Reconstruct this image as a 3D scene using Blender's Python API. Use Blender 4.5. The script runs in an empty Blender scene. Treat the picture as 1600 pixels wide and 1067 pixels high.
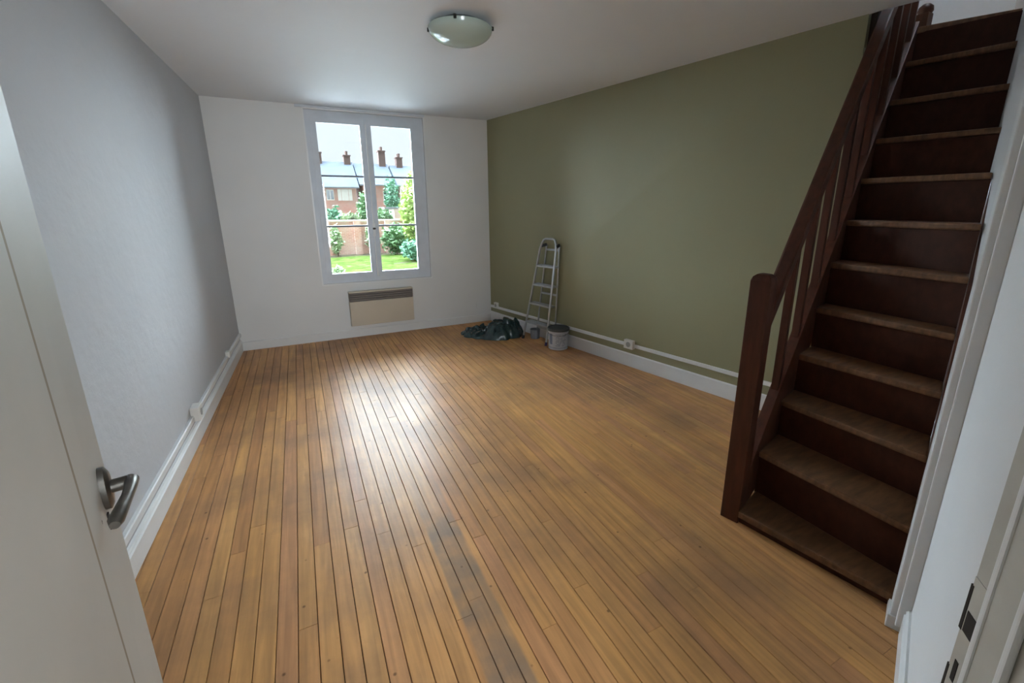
import bpy, bmesh, math, random
from mathutils import Vector, Matrix, noise
random.seed(7)
scn = bpy.context.scene
COL = scn.collection

# ------------------------------------------------------------------ camera
F_PX, CX, CY, HY = 687.0, 811.0, 500.0, 322.0
PITCH = math.atan((CY - HY) / F_PX)
YAW = math.atan((2252 - CX) / math.hypot(F_PX, CY - HY))
CAM_H = 1.55
cam_d = bpy.data.cameras.new('camera')
cam = bpy.data.objects.new('camera', cam_d); COL.objects.link(cam)
Fh = Vector((math.cos(YAW), math.sin(YAW), 0)); Rh = Vector((math.sin(YAW), -math.cos(YAW), 0)); Uz = Vector((0, 0, 1))
fw = Fh * math.cos(PITCH) - Uz * math.sin(PITCH)
up = Uz * math.cos(PITCH) + Fh * math.sin(PITCH)
roll = math.radians(-0.25)
rt = Rh * math.cos(roll) + up * math.sin(roll)
up2 = -Rh * math.sin(roll) + up * math.cos(roll)
m = Matrix((rt, up2, -fw)).transposed().to_4x4(); m.translation = Vector((0, 0, CAM_H))
cam.matrix_world = m
cam_d.sensor_fit = 'HORIZONTAL'; cam_d.sensor_width = 36.0
cam_d.lens = F_PX * 36.0 / 1600
cam_d.shift_x = (800 - CX) / 1600.0
cam_d.shift_y = (CY - 533.5) / 1600.0
cam_d.clip_start = 0.02; cam_d.clip_end = 500
scn.camera = cam

# ------------------------------------------------------------------ world, exposure
W = bpy.data.worlds.new('overcast_sky'); scn.world = W; W.use_nodes = True
wn = W.node_tree; wn.nodes.clear()
wo = wn.nodes.new('ShaderNodeOutputWorld'); bg = wn.nodes.new('ShaderNodeBackground')
tc = wn.nodes.new('ShaderNodeTexCoord'); nz = wn.nodes.new('ShaderNodeTexNoise'); rp = wn.nodes.new('ShaderNodeValToRGB')
nz.inputs['Scale'].default_value = 2.2; nz.inputs['Detail'].default_value = 4
rp.color_ramp.elements[0].position = 0.35; rp.color_ramp.elements[0].color = (0.80, 0.90, 1.0, 1)
rp.color_ramp.elements[1].position = 0.68; rp.color_ramp.elements[1].color = (0.97, 0.985, 1.0, 1)
wn.links.new(tc.outputs['Generated'], nz.inputs['Vector']); wn.links.new(nz.outputs['Fac'], rp.inputs['Fac'])
wn.links.new(rp.outputs['Color'], bg.inputs['Color']); bg.inputs['Strength'].default_value = 1.2
wn.links.new(bg.outputs[0], wo.inputs[0])
scn.view_settings.view_transform = 'Standard'; scn.view_settings.look = 'None'
scn.view_settings.gamma = 1.0; scn.view_settings.use_curve_mapping = False
scn.view_settings.exposure = 0.0
# bright thin cloud over the houses: a very soft, low daylight that comes in through the window
sun_d = bpy.data.lights.new('cloud_veiled_sun', 'SUN'); sun_d.energy = 128.0; sun_d.angle = math.radians(160); sun_d.color = (.76, .89, 1.0)
sun = bpy.data.objects.new('cloud_veiled_sun', sun_d); COL.objects.link(sun)
sun.rotation_euler = Vector((-.20, .87, .45)).to_track_quat('Z', 'Y').to_euler(); sun.location = (4, 20, 15)
# fill light added in the hall behind the camera, aimed through the doorway
hl_d = bpy.data.lights.new('hall_fill', 'AREA'); hl_d.shape = 'RECTANGLE'; hl_d.size = 1.0; hl_d.size_y = 1.6; hl_d.spread = math.radians(100); hl_d.energy = 42.0; hl_d.color = (.86, .94, 1.0)
hl = bpy.data.objects.new('hall_fill', hl_d); COL.objects.link(hl)
hl.location = (.38, -1.25, 1.35); hl.rotation_euler = Vector((-.09, -.99, -.03)).to_track_quat('Z', 'Y').to_euler()

# ------------------------------------------------------------------ materials
def s2l(c):
    return tuple(((x / 255) / 12.92 if x / 255 <= .04045 else ((x / 255 + .055) / 1.055) ** 2.4) for x in c) + (1,)

def mat(name, rgb, rough=0.6, metal=0.0, vary=0.06, scale=6.0, bump=0.0, bscale=60.0, bdist=0.01, stretch=None, rgb2=None,
        spec=0.5, objrand=0.0, coat=0.0, rvary=0.0):
    M = bpy.data.materials.new(name); M.use_nodes = True
    nt = M.node_tree; b = nt.nodes['Principled BSDF']
    b.inputs['Roughness'].default_value = rough; b.inputs['Metallic'].default_value = metal
    b.inputs['Specular IOR Level'].default_value = spec
    if coat: b.inputs['Coat Weight'].default_value = coat; b.inputs['Coat Roughness'].default_value = 0.15
    t = nt.nodes.new('ShaderNodeTexCoord'); mp = nt.nodes.new('ShaderNodeMapping')
    nt.links.new(t.outputs['Object'], mp.inputs['Vector'])
    if stretch: mp.inputs['Scale'].default_value = stretch
    n = nt.nodes.new('ShaderNodeTexNoise'); n.inputs['Scale'].default_value = scale; n.inputs['Detail'].default_value = 5
    nt.links.new(mp.outputs[0], n.inputs['Vector'])
    r = nt.nodes.new('ShaderNodeValToRGB')
    c1 = s2l(rgb); c2 = s2l(rgb2) if rgb2 else c1
    r.color_ramp.elements[0].position = .3; r.color_ramp.elements[1].position = .7
    r.color_ramp.elements[0].color = tuple(max(0, x * (1 - vary)) for x in c1[:3]) + (1,)
    r.color_ramp.elements[1].color = tuple(min(1, x * (1 + vary)) for x in c2[:3]) + (1,)
    nt.links.new(n.outputs['Fac'], r.inputs['Fac'])
    out = r.outputs['Color']
    if objrand:
        oi = nt.nodes.new('ShaderNodeObjectInfo'); hs = nt.nodes.new('ShaderNodeHueSaturation'); mr = nt.nodes.new('ShaderNodeMapRange')
        mr.inputs['To Min'].default_value = 1 - objrand; mr.inputs['To Max'].default_value = 1 + objrand
        nt.links.new(oi.outputs['Random'], mr.inputs['Value']); nt.links.new(mr.outputs[0], hs.inputs['Value'])
        nt.links.new(out, hs.inputs['Color']); out = hs.outputs[0]
    nt.links.new(out, b.inputs['Base Color'])
    if rvary:
        mr = nt.nodes.new('ShaderNodeMapRange'); mr.inputs['To Min'].default_value = rough - rvary; mr.inputs['To Max'].default_value = rough + rvary
        nt.links.new(n.outputs['Fac'], mr.inputs['Value']); nt.links.new(mr.outputs[0], b.inputs['Roughness'])
    if bump:
        n2 = nt.nodes.new('ShaderNodeTexNoise'); n2.inputs['Scale'].default_value = bscale; n2.inputs['Detail'].default_value = 4
        nt.links.new(mp.outputs[0], n2.inputs['Vector'])
        bp = nt.nodes.new('ShaderNodeBump'); bp.inputs['Strength'].default_value = bump; bp.inputs['Distance'].default_value = bdist
        nt.links.new(n2.outputs['Fac'], bp.inputs['Height']); nt.links.new(bp.outputs[0], b.inputs['Normal'])
    return M

def plank_material():
    M = bpy.data.materials.new('varnished_floorboard'); M.use_nodes = True
    nt = M.node_tree; b = nt.nodes['Principled BSDF']; L = nt.links.new
    t = nt.nodes.new('ShaderNodeTexCoord'); oi = nt.nodes.new('ShaderNodeObjectInfo')
    # each board its own tone
    rp = nt.nodes.new('ShaderNodeValToRGB'); cr = rp.color_ramp
    cr.elements[0].position = 0;  cr.elements[0].color = s2l((186, 134, 88))
    cr.elements[1].position = 1; cr.elements[1].color = s2l((210, 158, 101))
    for p, c in ((.15, (196, 143, 93)), (.35, (202, 149, 93)), (.5, (194, 140, 97)), (.65, (206, 153, 96)), (.85, (198, 146, 93))):
        e = cr.elements.new(p); e.color = s2l(c)
    L(oi.outputs['Random'], rp.inputs['Fac'])
    # grain running along the board
    off = nt.nodes.new('ShaderNodeVectorMath'); off.operation = 'MULTIPLY_ADD'
    off.inputs[1].default_value = (38, 2.2, 10)
    cmb = nt.nodes.new('ShaderNodeCombineXYZ'); ml = nt.nodes.new('ShaderNodeMath'); ml.operation = 'MULTIPLY'; ml.inputs[1].default_value = 90
    L(oi.outputs['Random'], ml.inputs[0]); L(ml.outputs[0], cmb.inputs[0]); L(ml.outputs[0], cmb.inputs[1])
    L(t.outputs['Object'], off.inputs[0]); L(cmb.outputs[0], off.inputs[2])
    g = nt.nodes.new('ShaderNodeTexNoise'); g.inputs['Scale'].default_value = 1.0; g.inputs['Detail'].default_value = 6; g.inputs['Distortion'].default_value = 0.6
    L(off.outputs[0], g.inputs['Vector'])
    gr = nt.nodes.new('ShaderNodeMapRange'); gr.inputs['From Min'].default_value = .3; gr.inputs['From Max'].default_value = .7
    gr.inputs['To Min'].default_value = .76; gr.inputs['To Max'].default_value = 1.14; L(g.outputs['Fac'], gr.inputs['Value'])
    mx = nt.nodes.new('ShaderNodeMix'); mx.data_type = 'RGBA'; mx.blend_type = 'MULTIPLY'; mx.inputs['Factor'].default_value = 1
    L(rp.outputs['Color'], mx.inputs[6]); L(gr.outputs[0], mx.inputs[7])
    # worn, greyed traffic patches
    d = nt.nodes.new('ShaderNodeTexNoise'); d.inputs['Scale'].default_value = 1.5; d.inputs['Detail'].default_value = 7; d.inputs['Roughness'].default_value = .62
    L(t.outputs['Object'], d.inputs['Vector'])
    dr = nt.nodes.new('ShaderNodeMapRange'); dr.inputs['From Min'].default_value = .44; dr.inputs['From Max'].default_value = .68
    dr.inputs['To Min'].default_value = 0; dr.inputs['To Max'].default_value = .7; L(d.outputs['Fac'], dr.inputs['Value'])
    m2 = nt.nodes.new('ShaderNodeMix'); m2.data_type = 'RGBA'; L(dr.outputs[0], m2.inputs['Factor'])
    L(mx.outputs[2], m2.inputs[6]); m2.inputs[7].default_value = s2l((136, 104, 80))
    # the dirty grey strip of boards in the middle foreground (a stain with its own shape)
    sp = nt.nodes.new('ShaderNodeSeparateXYZ'); L(t.outputs['Object'], sp.inputs[0])
    def band(axis, c, hw, soft):
        a = nt.nodes.new('ShaderNodeMath'); a.operation = 'SUBTRACT'; L(sp.outputs[axis], a.inputs[0]); a.inputs[1].default_value = c
        ab = nt.nodes.new('ShaderNodeMath'); ab.operation = 'ABSOLUTE'; L(a.outputs[0], ab.inputs[0])
        r = nt.nodes.new('ShaderNodeMapRange'); r.inputs['From Min'].default_value = hw + soft; r.inputs['From Max'].default_value = hw
        L(ab.outputs[0], r.inputs['Value']); return r.outputs[0]
    bx_ = band(0, .475, .07, .012); by_ = band(1, 1.35, .45, .55)
    mm = nt.nodes.new('ShaderNodeMath'); mm.operation = 'MULTIPLY'; L(bx_, mm.inputs[0]); L(by_, mm.inputs[1])
    d2 = nt.nodes.new('ShaderNodeTexNoise'); d2.inputs['Scale'].default_value = 7; d2.inputs['Detail'].default_value = 6; L(t.outputs['Object'], d2.inputs['Vector'])
    d2r = nt.nodes.new('ShaderNodeMapRange'); d2r.inputs['From Min'].default_value = .3; d2r.inputs['From Max'].default_value = .62; d2r.inputs['To Min'].default_value = .25; d2r.inputs['To Max'].default_value = .8
    L(d2.outputs['Fac'], d2r.inputs['Value'])
    m3f = nt.nodes.new('ShaderNodeMath'); m3f.operation = 'MULTIPLY'; L(mm.outputs[0], m3f.inputs[0]); L(d2r.outputs[0], m3f.inputs[1])
    m3 = nt.nodes.new('ShaderNodeMix'); m3.data_type = 'RGBA'; L(m3f.outputs[0], m3.inputs['Factor']); L(m2.outputs[2], m3.inputs[6]); m3.inputs[7].default_value = s2l((128, 110, 94))
    # small dark knots and nail heads
    v = nt.nodes.new('ShaderNodeTexVoronoi'); v.inputs['Scale'].default_value = 9; v.inputs['Randomness'].default_value = 1
    L(t.outputs['Object'], v.inputs['Vector'])
    vr = nt.nodes.new('ShaderNodeMapRange'); vr.inputs['From Min'].default_value = .075; vr.inputs['From Max'].default_value = .03; vr.inputs['To Max'].default_value = .7
    L(v.outputs['Distance'], vr.inputs['Value'])
    m4 = nt.nodes.new('ShaderNodeMix'); m4.data_type = 'RGBA'; L(vr.outputs[0], m4.inputs['Factor']); L(m3.outputs[2], m4.inputs[6]); m4.inputs[7].default_value = s2l((74, 50, 34))
    L(m4.outputs[2], b.inputs['Base Color'])
    rr = nt.nodes.new('ShaderNodeMapRange'); rr.inputs['To Min'].default_value = .30; rr.inputs['To Max'].default_value = .46
    L(d.outputs['Fac'], rr.inputs['Value']); L(rr.outputs[0], b.inputs['Roughness'])
    b.inputs['Specular IOR Level'].default_value = .16
    bn = nt.nodes.new('ShaderNodeTexNoise'); bn.inputs['Scale'].default_value = 9; bn.inputs['Detail'].default_value = 5; L(t.outputs['Object'], bn.inputs['Vector'])
    bp = nt.nodes.new('ShaderNodeBump'); bp.inputs['Strength'].default_value = .35; bp.inputs['Distance'].default_value = .006
    ad = nt.nodes.new('ShaderNodeMath'); ad.operation = 'MULTIPLY_ADD'; L(g.outputs['Fac'], ad.inputs[0]); ad.inputs[1].default_value = .25; L(bn.outputs['Fac'], ad.inputs[2])
    L(ad.outputs[0], bp.inputs['Height']); L(bp.outputs[0], b.inputs['Normal'])
    return M

def glass_material():
    M = bpy.data.materials.new('window_glass'); M.use_nodes = True
    nt = M.node_tree; nt.nodes.clear(); L = nt.links.new
    o = nt.nodes.new('ShaderNodeOutputMaterial'); tr = nt.nodes.new('ShaderNodeBsdfTransparent'); gl = nt.nodes.new('ShaderNodeBsdfGlossy')
    gl.inputs['Roughness'].default_value = .02; fr = nt.nodes.new('ShaderNodeFresnel'); fr.inputs['IOR'].default_value = 1.45
    tr.inputs['Color'].default_value = (.96, .975, .97, 1)
    mx = nt.nodes.new('ShaderNodeMixShader'); L(fr.outputs[0], mx.inputs[0]); L(tr.outputs[0], mx.inputs[1]); L(gl.outputs[0], mx.inputs[2]); L(mx.outputs[0], o.inputs[0])
    return M

def brick_material(name, c1, c2, mortar, scale=1.0):
    M = bpy.data.materials.new(name); M.use_nodes = True
    nt = M.node_tree; b = nt.nodes['Principled BSDF']; L = nt.links.new
    t = nt.nodes.new('ShaderNodeTexCoord'); mp = nt.nodes.new('ShaderNodeMapping'); mp.inputs['Rotation'].default_value = (math.pi / 2, 0, 0)
    br = nt.nodes.new('ShaderNodeTexBrick'); br.inputs['Scale'].default_value = 1; br.inputs['Brick Width'].default_value = .22; br.inputs['Row Height'].default_value = .075
    br.inputs['Mortar Size'].default_value = .008
    br.inputs['Color1'].default_value = s2l(c1); br.inputs['Color2'].default_value = s2l(c2); br.inputs['Mortar'].default_value = s2l(mortar)
    L(t.outputs['Object'], mp.inputs[0]); L(mp.outputs[0], br.inputs['Vector'])
    n = nt.nodes.new('ShaderNodeTexNoise'); n.inputs['Scale'].default_value = 1.3; n.inputs['Detail'].default_value = 6; L(t.outputs['Object'], n.inputs['Vector'])
    r = nt.nodes.new('ShaderNodeMapRange'); r.inputs['From Min'].default_value = .35; r.inputs['From Max'].default_value = .65; r.inputs['To Max'].default_value = .7; L(n.outputs['Fac'], r.inputs['Value'])
    mx = nt.nodes.new('ShaderNodeMix'); mx.data_type = 'RGBA'; L(r.outputs[0], mx.inputs['Factor']); L(br.outputs['Color'], mx.inputs[6]); mx.inputs[7].default_value = s2l(mortar)
    L(mx.outputs[2], b.inputs['Base Color']); b.inputs['Roughness'].default_value = .9; b.inputs['Specular IOR Level'].default_value = .05
    return M

M_plank = plank_material()
M_sub = mat('dark_subfloor', (46, 32, 24), .9)
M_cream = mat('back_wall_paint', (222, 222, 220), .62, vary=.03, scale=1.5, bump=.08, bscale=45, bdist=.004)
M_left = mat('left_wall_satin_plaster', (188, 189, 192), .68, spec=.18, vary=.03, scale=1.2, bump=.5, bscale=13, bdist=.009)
M_near = mat('near_wall_paint', (224, 225, 226), .6, vary=.03, scale=1.5, bump=.1, bscale=40, bdist=.003)
M_green = mat('olive_green_paint', (144, 141, 109), .6, vary=.03, scale=1.2, bump=.06, bscale=50, bdist=.003)
M_ceil = mat('ceiling_paint', (228, 230, 233), .6, vary=.02, scale=1.0, bump=.3, bscale=2.6, bdist=.03)
M_white = mat('white_gloss_trim', (225, 226, 226), .33, vary=.03, scale=5)
M_wframe = mat('grey_white_window_paint', (204, 210, 217), .45, vary=.05, scale=8)
M_door = mat('old_white_door_paint', (188, 185, 178), .45, vary=.09, scale=3.2, bump=.1, bscale=14, bdist=.004)
M_dirt = mat('dirty_cream_groove', (150, 138, 120), .7)
M_jamb = mat('worn_white_frame_paint', (186, 183, 174), .5, vary=.10, scale=9, bump=.2, bscale=20, bdist=.003)
M_plastic = mat('white_plastic', (225, 224, 218), .35, vary=.02)
M_wood = mat('dark_reddish_stained_wood', (84, 48, 33), .45, spec=.3, vary=.35, scale=5, stretch=(6, 6, 1), bump=.1, bscale=30, bdist=.002, rgb2=(76, 41, 29), objrand=.14)
M_tread = mat('worn_brown_stair_tread', (100, 70, 47), .5, spec=.35, vary=.28, scale=5, stretch=(2, 9, 4), bump=.12, bscale=24, bdist=.002, rgb2=(108, 74, 48), objrand=.12)
M_riser = mat('dark_stair_riser', (62, 31, 17), .55, spec=.2, vary=.25, scale=4, stretch=(2, 6, 4), objrand=.12)
M_alu = mat('brushed_aluminium', (190, 194, 198), .38, metal=.85, vary=.06, scale=20)
M_dark = mat('dark_plastic', (42, 44, 48), .5)
M_purple = mat('purple_rubber_foot', (52, 40, 92), .6)
M_steel = mat('tarnished_door_metal', (104, 100, 94), .35, metal=.8, vary=.25, scale=40)
M_hole = mat('dark_lock_recess', (34, 27, 22), .8)
M_grille = mat('grey_brown_grille', (112, 102, 94), .5)
M_heater = mat('cream_heater_enamel', (196, 184, 164), .45, vary=.02)
M_glassd = mat('frosted_lamp_glass', (176, 190, 180), .16, vary=.02, spec=.7)
M_clip = mat('dark_lamp_clip', (60, 62, 58), .4, metal=.6)
M_tarp = mat('dark_green_tarpaulin', (40, 62, 64), .24, vary=.4, scale=12, bump=.3, bscale=30, bdist=.004, spec=.6)
M_bucket = mat('grey_white_bucket_plastic', (196, 200, 208), .45, vary=.04)
M_label = mat('blue_grey_bucket_print', (118, 128, 150), .5)
M_well = mat('grey_socket_well', (160, 160, 156), .5)
M_lid = mat('dark_grey_bucket_lid', (72, 76, 80), .5)
M_pot = mat('grey_pot_metal', (140, 144, 150), .4, metal=.3)
M_glass = glass_material()
M_gbar = mat('backlit_shade_glazing_bar', (120, 126, 136), .5)  # backlit shade of the bars is put into this darker grey
M_brickwall = brick_material('old_garden_brick', (180, 122, 108), (200, 150, 134), (198, 178, 168))
M_brickhouse = brick_material('red_house_brick', (176, 126, 118), (188, 142, 132), (176, 160, 154))
M_slate = mat('blue_grey_slate', (80, 86, 95), .6, vary=.12, scale=1.5, stretch=(1, 1, 4), spec=0.0)
M_tile = mat('red_brown_chimney_brick', (98, 84, 80), .8, spec=0.0)
M_render = mat('pale_house_render', (196, 190, 182), .85, vary=.08, spec=0.0)
M_shut = mat('white_shutter_paint', (214, 218, 220), .6)
M_pane_far = mat('far_window_glass', (70, 82, 92), .1)
M_grass = mat('lawn_grass', (52, 66, 30), .9, vary=.3, scale=2.5, rgb2=(60, 74, 36), bump=.6, bscale=12, bdist=.05, spec=0.0)
M_soil = mat('garden_soil', (72, 68, 56), .95, vary=.2, scale=2, spec=0.0)
def leafmat(n, c):
    return mat(n, c, .7, spec=.1, vary=.3, scale=1.2, rgb2=tuple(min(255, x + 22) for x in c))
M_leaf1 = leafmat('mid_green_leaf', (84, 112, 78)); M_leaf2 = leafmat('blue_green_leaf', (84, 122, 98)); M_leaf3 = leafmat('yellow_green_leaf', (140, 158, 92)); M_leaf4 = leafmat('pale_grey_green_leaf', (126, 144, 110))
M_bark = mat('grey_brown_bark', (92, 80, 66), .9)
M_shed = mat('grey_shed_board', (112, 116, 120), .8, spec=0.0)

# ------------------------------------------------------------------ mesh helpers
class MB:
    def __init__(s): s.v = []; s.f = []; s.sm = []
    def add(s, vs, fs, smooth=False):
        o = len(s.v); s.v += [tuple(v) for v in vs]; s.f += [tuple(i + o for i in f) for f in fs]; s.sm += [smooth] * len(fs); return s
    def prism(s, poly, z0, z1):          # poly: list of (x,y) ccw
        n = len(poly)
        vs = [(x, y, z0) for x, y in poly] + [(x, y, z1) for x, y in poly]
        fs = [tuple(range(n))[::-1], tuple(range(n, 2 * n))] + [(i, (i + 1) % n, n + (i + 1) % n, n + i) for i in range(n)]
        return s.add(vs, fs)
    def box(s, a, b):
        x0, x1 = sorted((a[0], b[0])); y0, y1 = sorted((a[1], b[1])); z0, z1 = sorted((a[2], b[2]))
        return s.prism([(x0, y0), (x1, y0), (x1, y1), (x0, y1)], z0, z1)
    def hexa(s, b4, t4):                 # bottom ring and top ring of four points each
        return s.add(list(b4) + list(t4), [(3, 2, 1, 0), (4, 5, 6, 7), (0, 1, 5, 4), (1, 2, 6, 5), (2, 3, 7, 6), (3, 0, 4, 7)])
    def bar(s, p, q, w, h, upv=(0, 0, 1)):  # rectangular bar from p to q
        p = Vector(p); q = Vector(q); d = (q - p).normalized(); sd = d.cross(Vector(upv))
        if sd.length < 1e-4: sd = d.cross(Vector((0, 1, 0)))
        sd.normalize(); u = sd.cross(d).normalized(); sd *= w / 2; u *= h / 2
        return s.hexa([p - sd - u, p + sd - u, p + sd + u, p - sd + u], [q - sd - u, q + sd - u, q + sd + u, q - sd + u])
    def tube(s, pts, r, n=10, closed=False):
        pts = [Vector(p) for p in pts]; rings = []; prev = None
        for i, p in enumerate(pts):
            a = pts[i - 1] if i > 0 else p; b = pts[i + 1] if i < len(pts) - 1 else p
            d = (b - a).normalized()
            if prev is None:
                prev = d.orthogonal().normalized()
            u = (prev - d * prev.dot(d)).normalized(); prev = u; w = d.cross(u)
            rr = r[i] if isinstance(r, (list, tuple)) else r
            rings.append([p + (u * math.cos(2 * math.pi * k / n) + w * math.sin(2 * math.pi * k / n)) * rr for k in range(n)])
        vs = [v for R_ in rings for v in R_]; fs = []
        for i in range(len(pts) - 1):
            for k in range(n):
                fs.append((i * n + k, i * n + (k + 1) % n, (i + 1) * n + (k + 1) % n, (i + 1) * n + k))
        fs += [tuple(range(n))[::-1], tuple(range(len(vs) - n, len(vs)))]
        return s.add(vs, fs, True)
    def lathe(s, prof, c=(0, 0, 0), n=32):
        vs = []; fs = []
        for r, z in prof:
            for k in range(n): vs.append((c[0] + r * math.cos(2 * math.pi * k / n), c[1] + r * math.sin(2 * math.pi * k / n), c[2] + z))
        for i in range(len(prof) - 1):
            for k in range(n): fs.append((i * n + k, i * n + (k + 1) % n, (i + 1) * n + (k + 1) % n, (i + 1) * n + k))
        if prof[0][0] > 1e-4: fs.append(tuple(range(n))[::-1])
        if prof[-1][0] > 1e-4: fs.append(tuple(range(len(vs) - n, len(vs))))
        return s.add(vs, fs, True)
    def build(s, name, m_, parent=None, kind=None, bevel=0.0, label=None, loc=None, recalc=True):
        me = bpy.data.meshes.new(name)
        off = Vector(loc) if loc is not None else Vector((0, 0, 0))
        me.from_pydata([tuple(Vector(v) - off) for v in s.v], [], s.f)
        me.polygons.foreach_set('use_smooth', s.sm)
        if recalc:
            b = bmesh.new(); b.from_mesh(me); bmesh.ops.remove_doubles(b, verts=b.verts, dist=1e-5)
            bmesh.ops.recalc_face_normals(b, faces=b.faces)
            if bevel:
                es = [e for e in b.edges if len(e.link_faces) == 2 and e.calc_face_angle() > .6]
                bmesh.ops.bevel(b, geom=es, offset=bevel, segments=2, profile=.6, affect='EDGES', clamp_overlap=True)
            for e in b.edges:
                if len(e.link_faces) == 2 and e.calc_face_angle() > .7: e.smooth = False
            b.to_mesh(me); b.free()
        me.materials.append(m_)
        o = bpy.data.objects.new(name, me); COL.objects.link(o)
        if loc is not None: o.location = off
        if parent is not None:
            o.parent = parent
            if parent.type == 'EMPTY' or parent.location.length > 0: o.matrix_parent_inverse = parent.matrix_basis.inverted()
        if kind: o['kind'] = kind
        if label: o['label'] = label
        return o

def thing(name, label, cat, loc=(0, 0, 0), group=None):
    o = bpy.data.objects.new(name, None); COL.objects.link(o); o.location = loc; o.empty_display_size = .1
    o['label'] = label; o['category'] = cat
    if group: o['group'] = group
    return o
def tag(o, label, cat, group=None):
    o['label'] = label; o['category'] = cat
    if group: o['group'] = group
    return o

# ------------------------------------------------------------------ the plan of the room
H = 2.598
YB = 5.55
def xl(y): return -.885 + .031 * y                       # left wall
NA = Vector((math.cos(math.radians(21)), math.sin(math.radians(21)), 0)); NN = Vector((-NA.y, NA.x, 0))
def near(s_, off=0.0, z=0.0): p = NA * s_ + NN * (-.175 + off); return Vector((p.x, p.y, z))
RB0, RB1 = Vector((2.30, YB, 0)), Vector((3.163, 1.675, 0))     # foot of the green wall
RT0, RT1 = Vector((2.292, YB, H)), Vector((3.044, 1.675, H))    # its head
def clip(poly, a, b):                                     # keep the left side of a->b
    out = []
    def side(p): return (b[0] - a[0]) * (p[1] - a[1]) - (b[1] - a[1]) * (p[0] - a[0])
    for i in range(len(poly)):
        p, q = poly[i], poly[(i + 1) % len(poly)]; sp, sq = side(p), side(q)
        if sp >= 0: out.append(p)
        if sp * sq < 0:
            t = sp / (sp - sq); out.append((p[0] + t * (q[0] - p[0]), p[1] + t * (q[1] - p[1])))
    return out
n0, n1 = near(-1.045), near(3.33)
room = [(n0.x, n0.y), (n1.x, n1.y), (RB1.x, RB1.y), (RB0.x, RB0.y), (xl(YB), YB)]

# floor with its boards
floor = MB().prism([(-1.2, -1.0), (3.6, .6), (3.6, 5.8), (-1.2, 5.8)], -.08, -.018).build('floor', M_sub, kind='structure')
x = -.93
count = 0
while x < 3.2:
    w = random.choice((.066, .068, .070, .070, .072))
    y = -.7 + random.uniform(-.9, .3)
    while y < YB:
        ln = random.choice((1.3, 1.7, 2.0, 2.3, 2.6)) * random.uniform(.9, 1.1)
        if YB - (y + ln) < .5: ln = YB - y
        g = .0013; ge = .0004
        poly = [(x + g, y + ge), (x + w - g, y + ge), (x + w - g, y + ln - ge), (x + g, y + ln - ge)]
        for i in range(len(room)):
            poly = clip(poly, room[i], room[(i + 1) % len(room)])
            if len(poly) < 3: break
        if len(poly) >= 3:
            e = .0012; zt = random.uniform(-.0005, .0005)
            cx_ = sum(p[0] for p in poly) / len(poly); cy_ = sum(p[1] for p in poly) / len(poly)
            n = len(poly)
            def ins(p, k): return (p[0] + (k if p[0] < cx_ else -k), p[1] + (k * .3 if p[1] < cy_ else -k * .3))
            tiltx = random.uniform(-.006, .006)
            vs = [(a, b, -.018) for a, b in poly] + [(a, b, -.0018) for a, b in poly] + [(*ins(p, e), zt + tiltx * (p[0] - cx_)) for p in poly]
            fs = [tuple(range(n))[::-1], tuple(range(2 * n, 3 * n))]
            for r_ in (0, n):
                fs += [(r_ + i, r_ + (i + 1) % n, r_ + n + (i + 1) % n, r_ + n + i) for i in range(n)]
            mb = MB(); mb.add(vs, fs); mb.build('plank', M_plank, parent=floor, recalc=False); count += 1
        y += ln
    x += w
print('planks', count)

# ceiling (a slightly thick slab that stops at the stairwell)
MB().prism([(-1.2, -1.0), (near(3.4).x, near(3.4).y - .02), (3.06, 1.62), (3.06, 5.9), (-1.2, 5.9)], H, H + .1).build('ceiling', M_ceil, kind='structure')

# back wall with the window opening
WX0, WX1, WZ0, WZ1 = .195, 1.472, .675, 2.560
mb = MB()
mb.box((-1.1, YB, -.08), (WX0, YB + .32, H + .1)); mb.box((WX1, YB, -.08), (2.6, YB + .32, H + .1))
mb.box((WX0, YB, -.08), (WX1, YB + .32, WZ0)); mb.box((WX0, YB, WZ1), (WX1, YB + .32, H + .1))
mb.build('wall_back', M_cream, kind='structure', recalc=False)
# left wall
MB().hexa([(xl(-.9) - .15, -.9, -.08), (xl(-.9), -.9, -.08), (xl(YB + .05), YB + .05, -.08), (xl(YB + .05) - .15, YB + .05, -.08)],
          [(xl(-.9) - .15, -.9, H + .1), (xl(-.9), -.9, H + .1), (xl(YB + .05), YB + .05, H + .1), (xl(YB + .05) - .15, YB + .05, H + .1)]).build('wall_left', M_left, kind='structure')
# green wall, leaning a little
ex = Vector((.15, 0, 0))
dB = (RB0 - RB1) * .02; dT = (RT0 - RT1) * .02
zz = Vector((0, 0, .08)); zt = Vector((0, 0, .1))
MB().hexa([RB1 - zz, RB1 + ex - zz + Vector((0, .07, 0)), RB0 + dB + ex - zz, RB0 + dB - zz], [RT1 + zt, RT1 + ex + zt + Vector((.12, .10, 0)), RT0 + dT + ex + zt, RT0 + dT + zt]).build('wall_right', M_green, kind='structure')
# near wall: from behind the door to the door opening, then on past the stair
def near_seg(s0, s1, o0, o1, z0, z1):
    p = [near(s0, o0), near(s1, o0), near(s1, o1), near(s0, o1)]
    return [(v.x, v.y) for v in p], z0, z1
mb = MB(); mb.prism(*near_seg(-1.3, -.16, -.15, 0, -.08, H + .1)); mb.prism(*near_seg(.80, 6.4, -.15, 0, -.08, 5.2)); mb.prism(*near_seg(-.16, .80, -.15, 0, 2.12, H + .1))
mb.build('wall_near', M_near, kind='structure', recalc=False)
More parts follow.
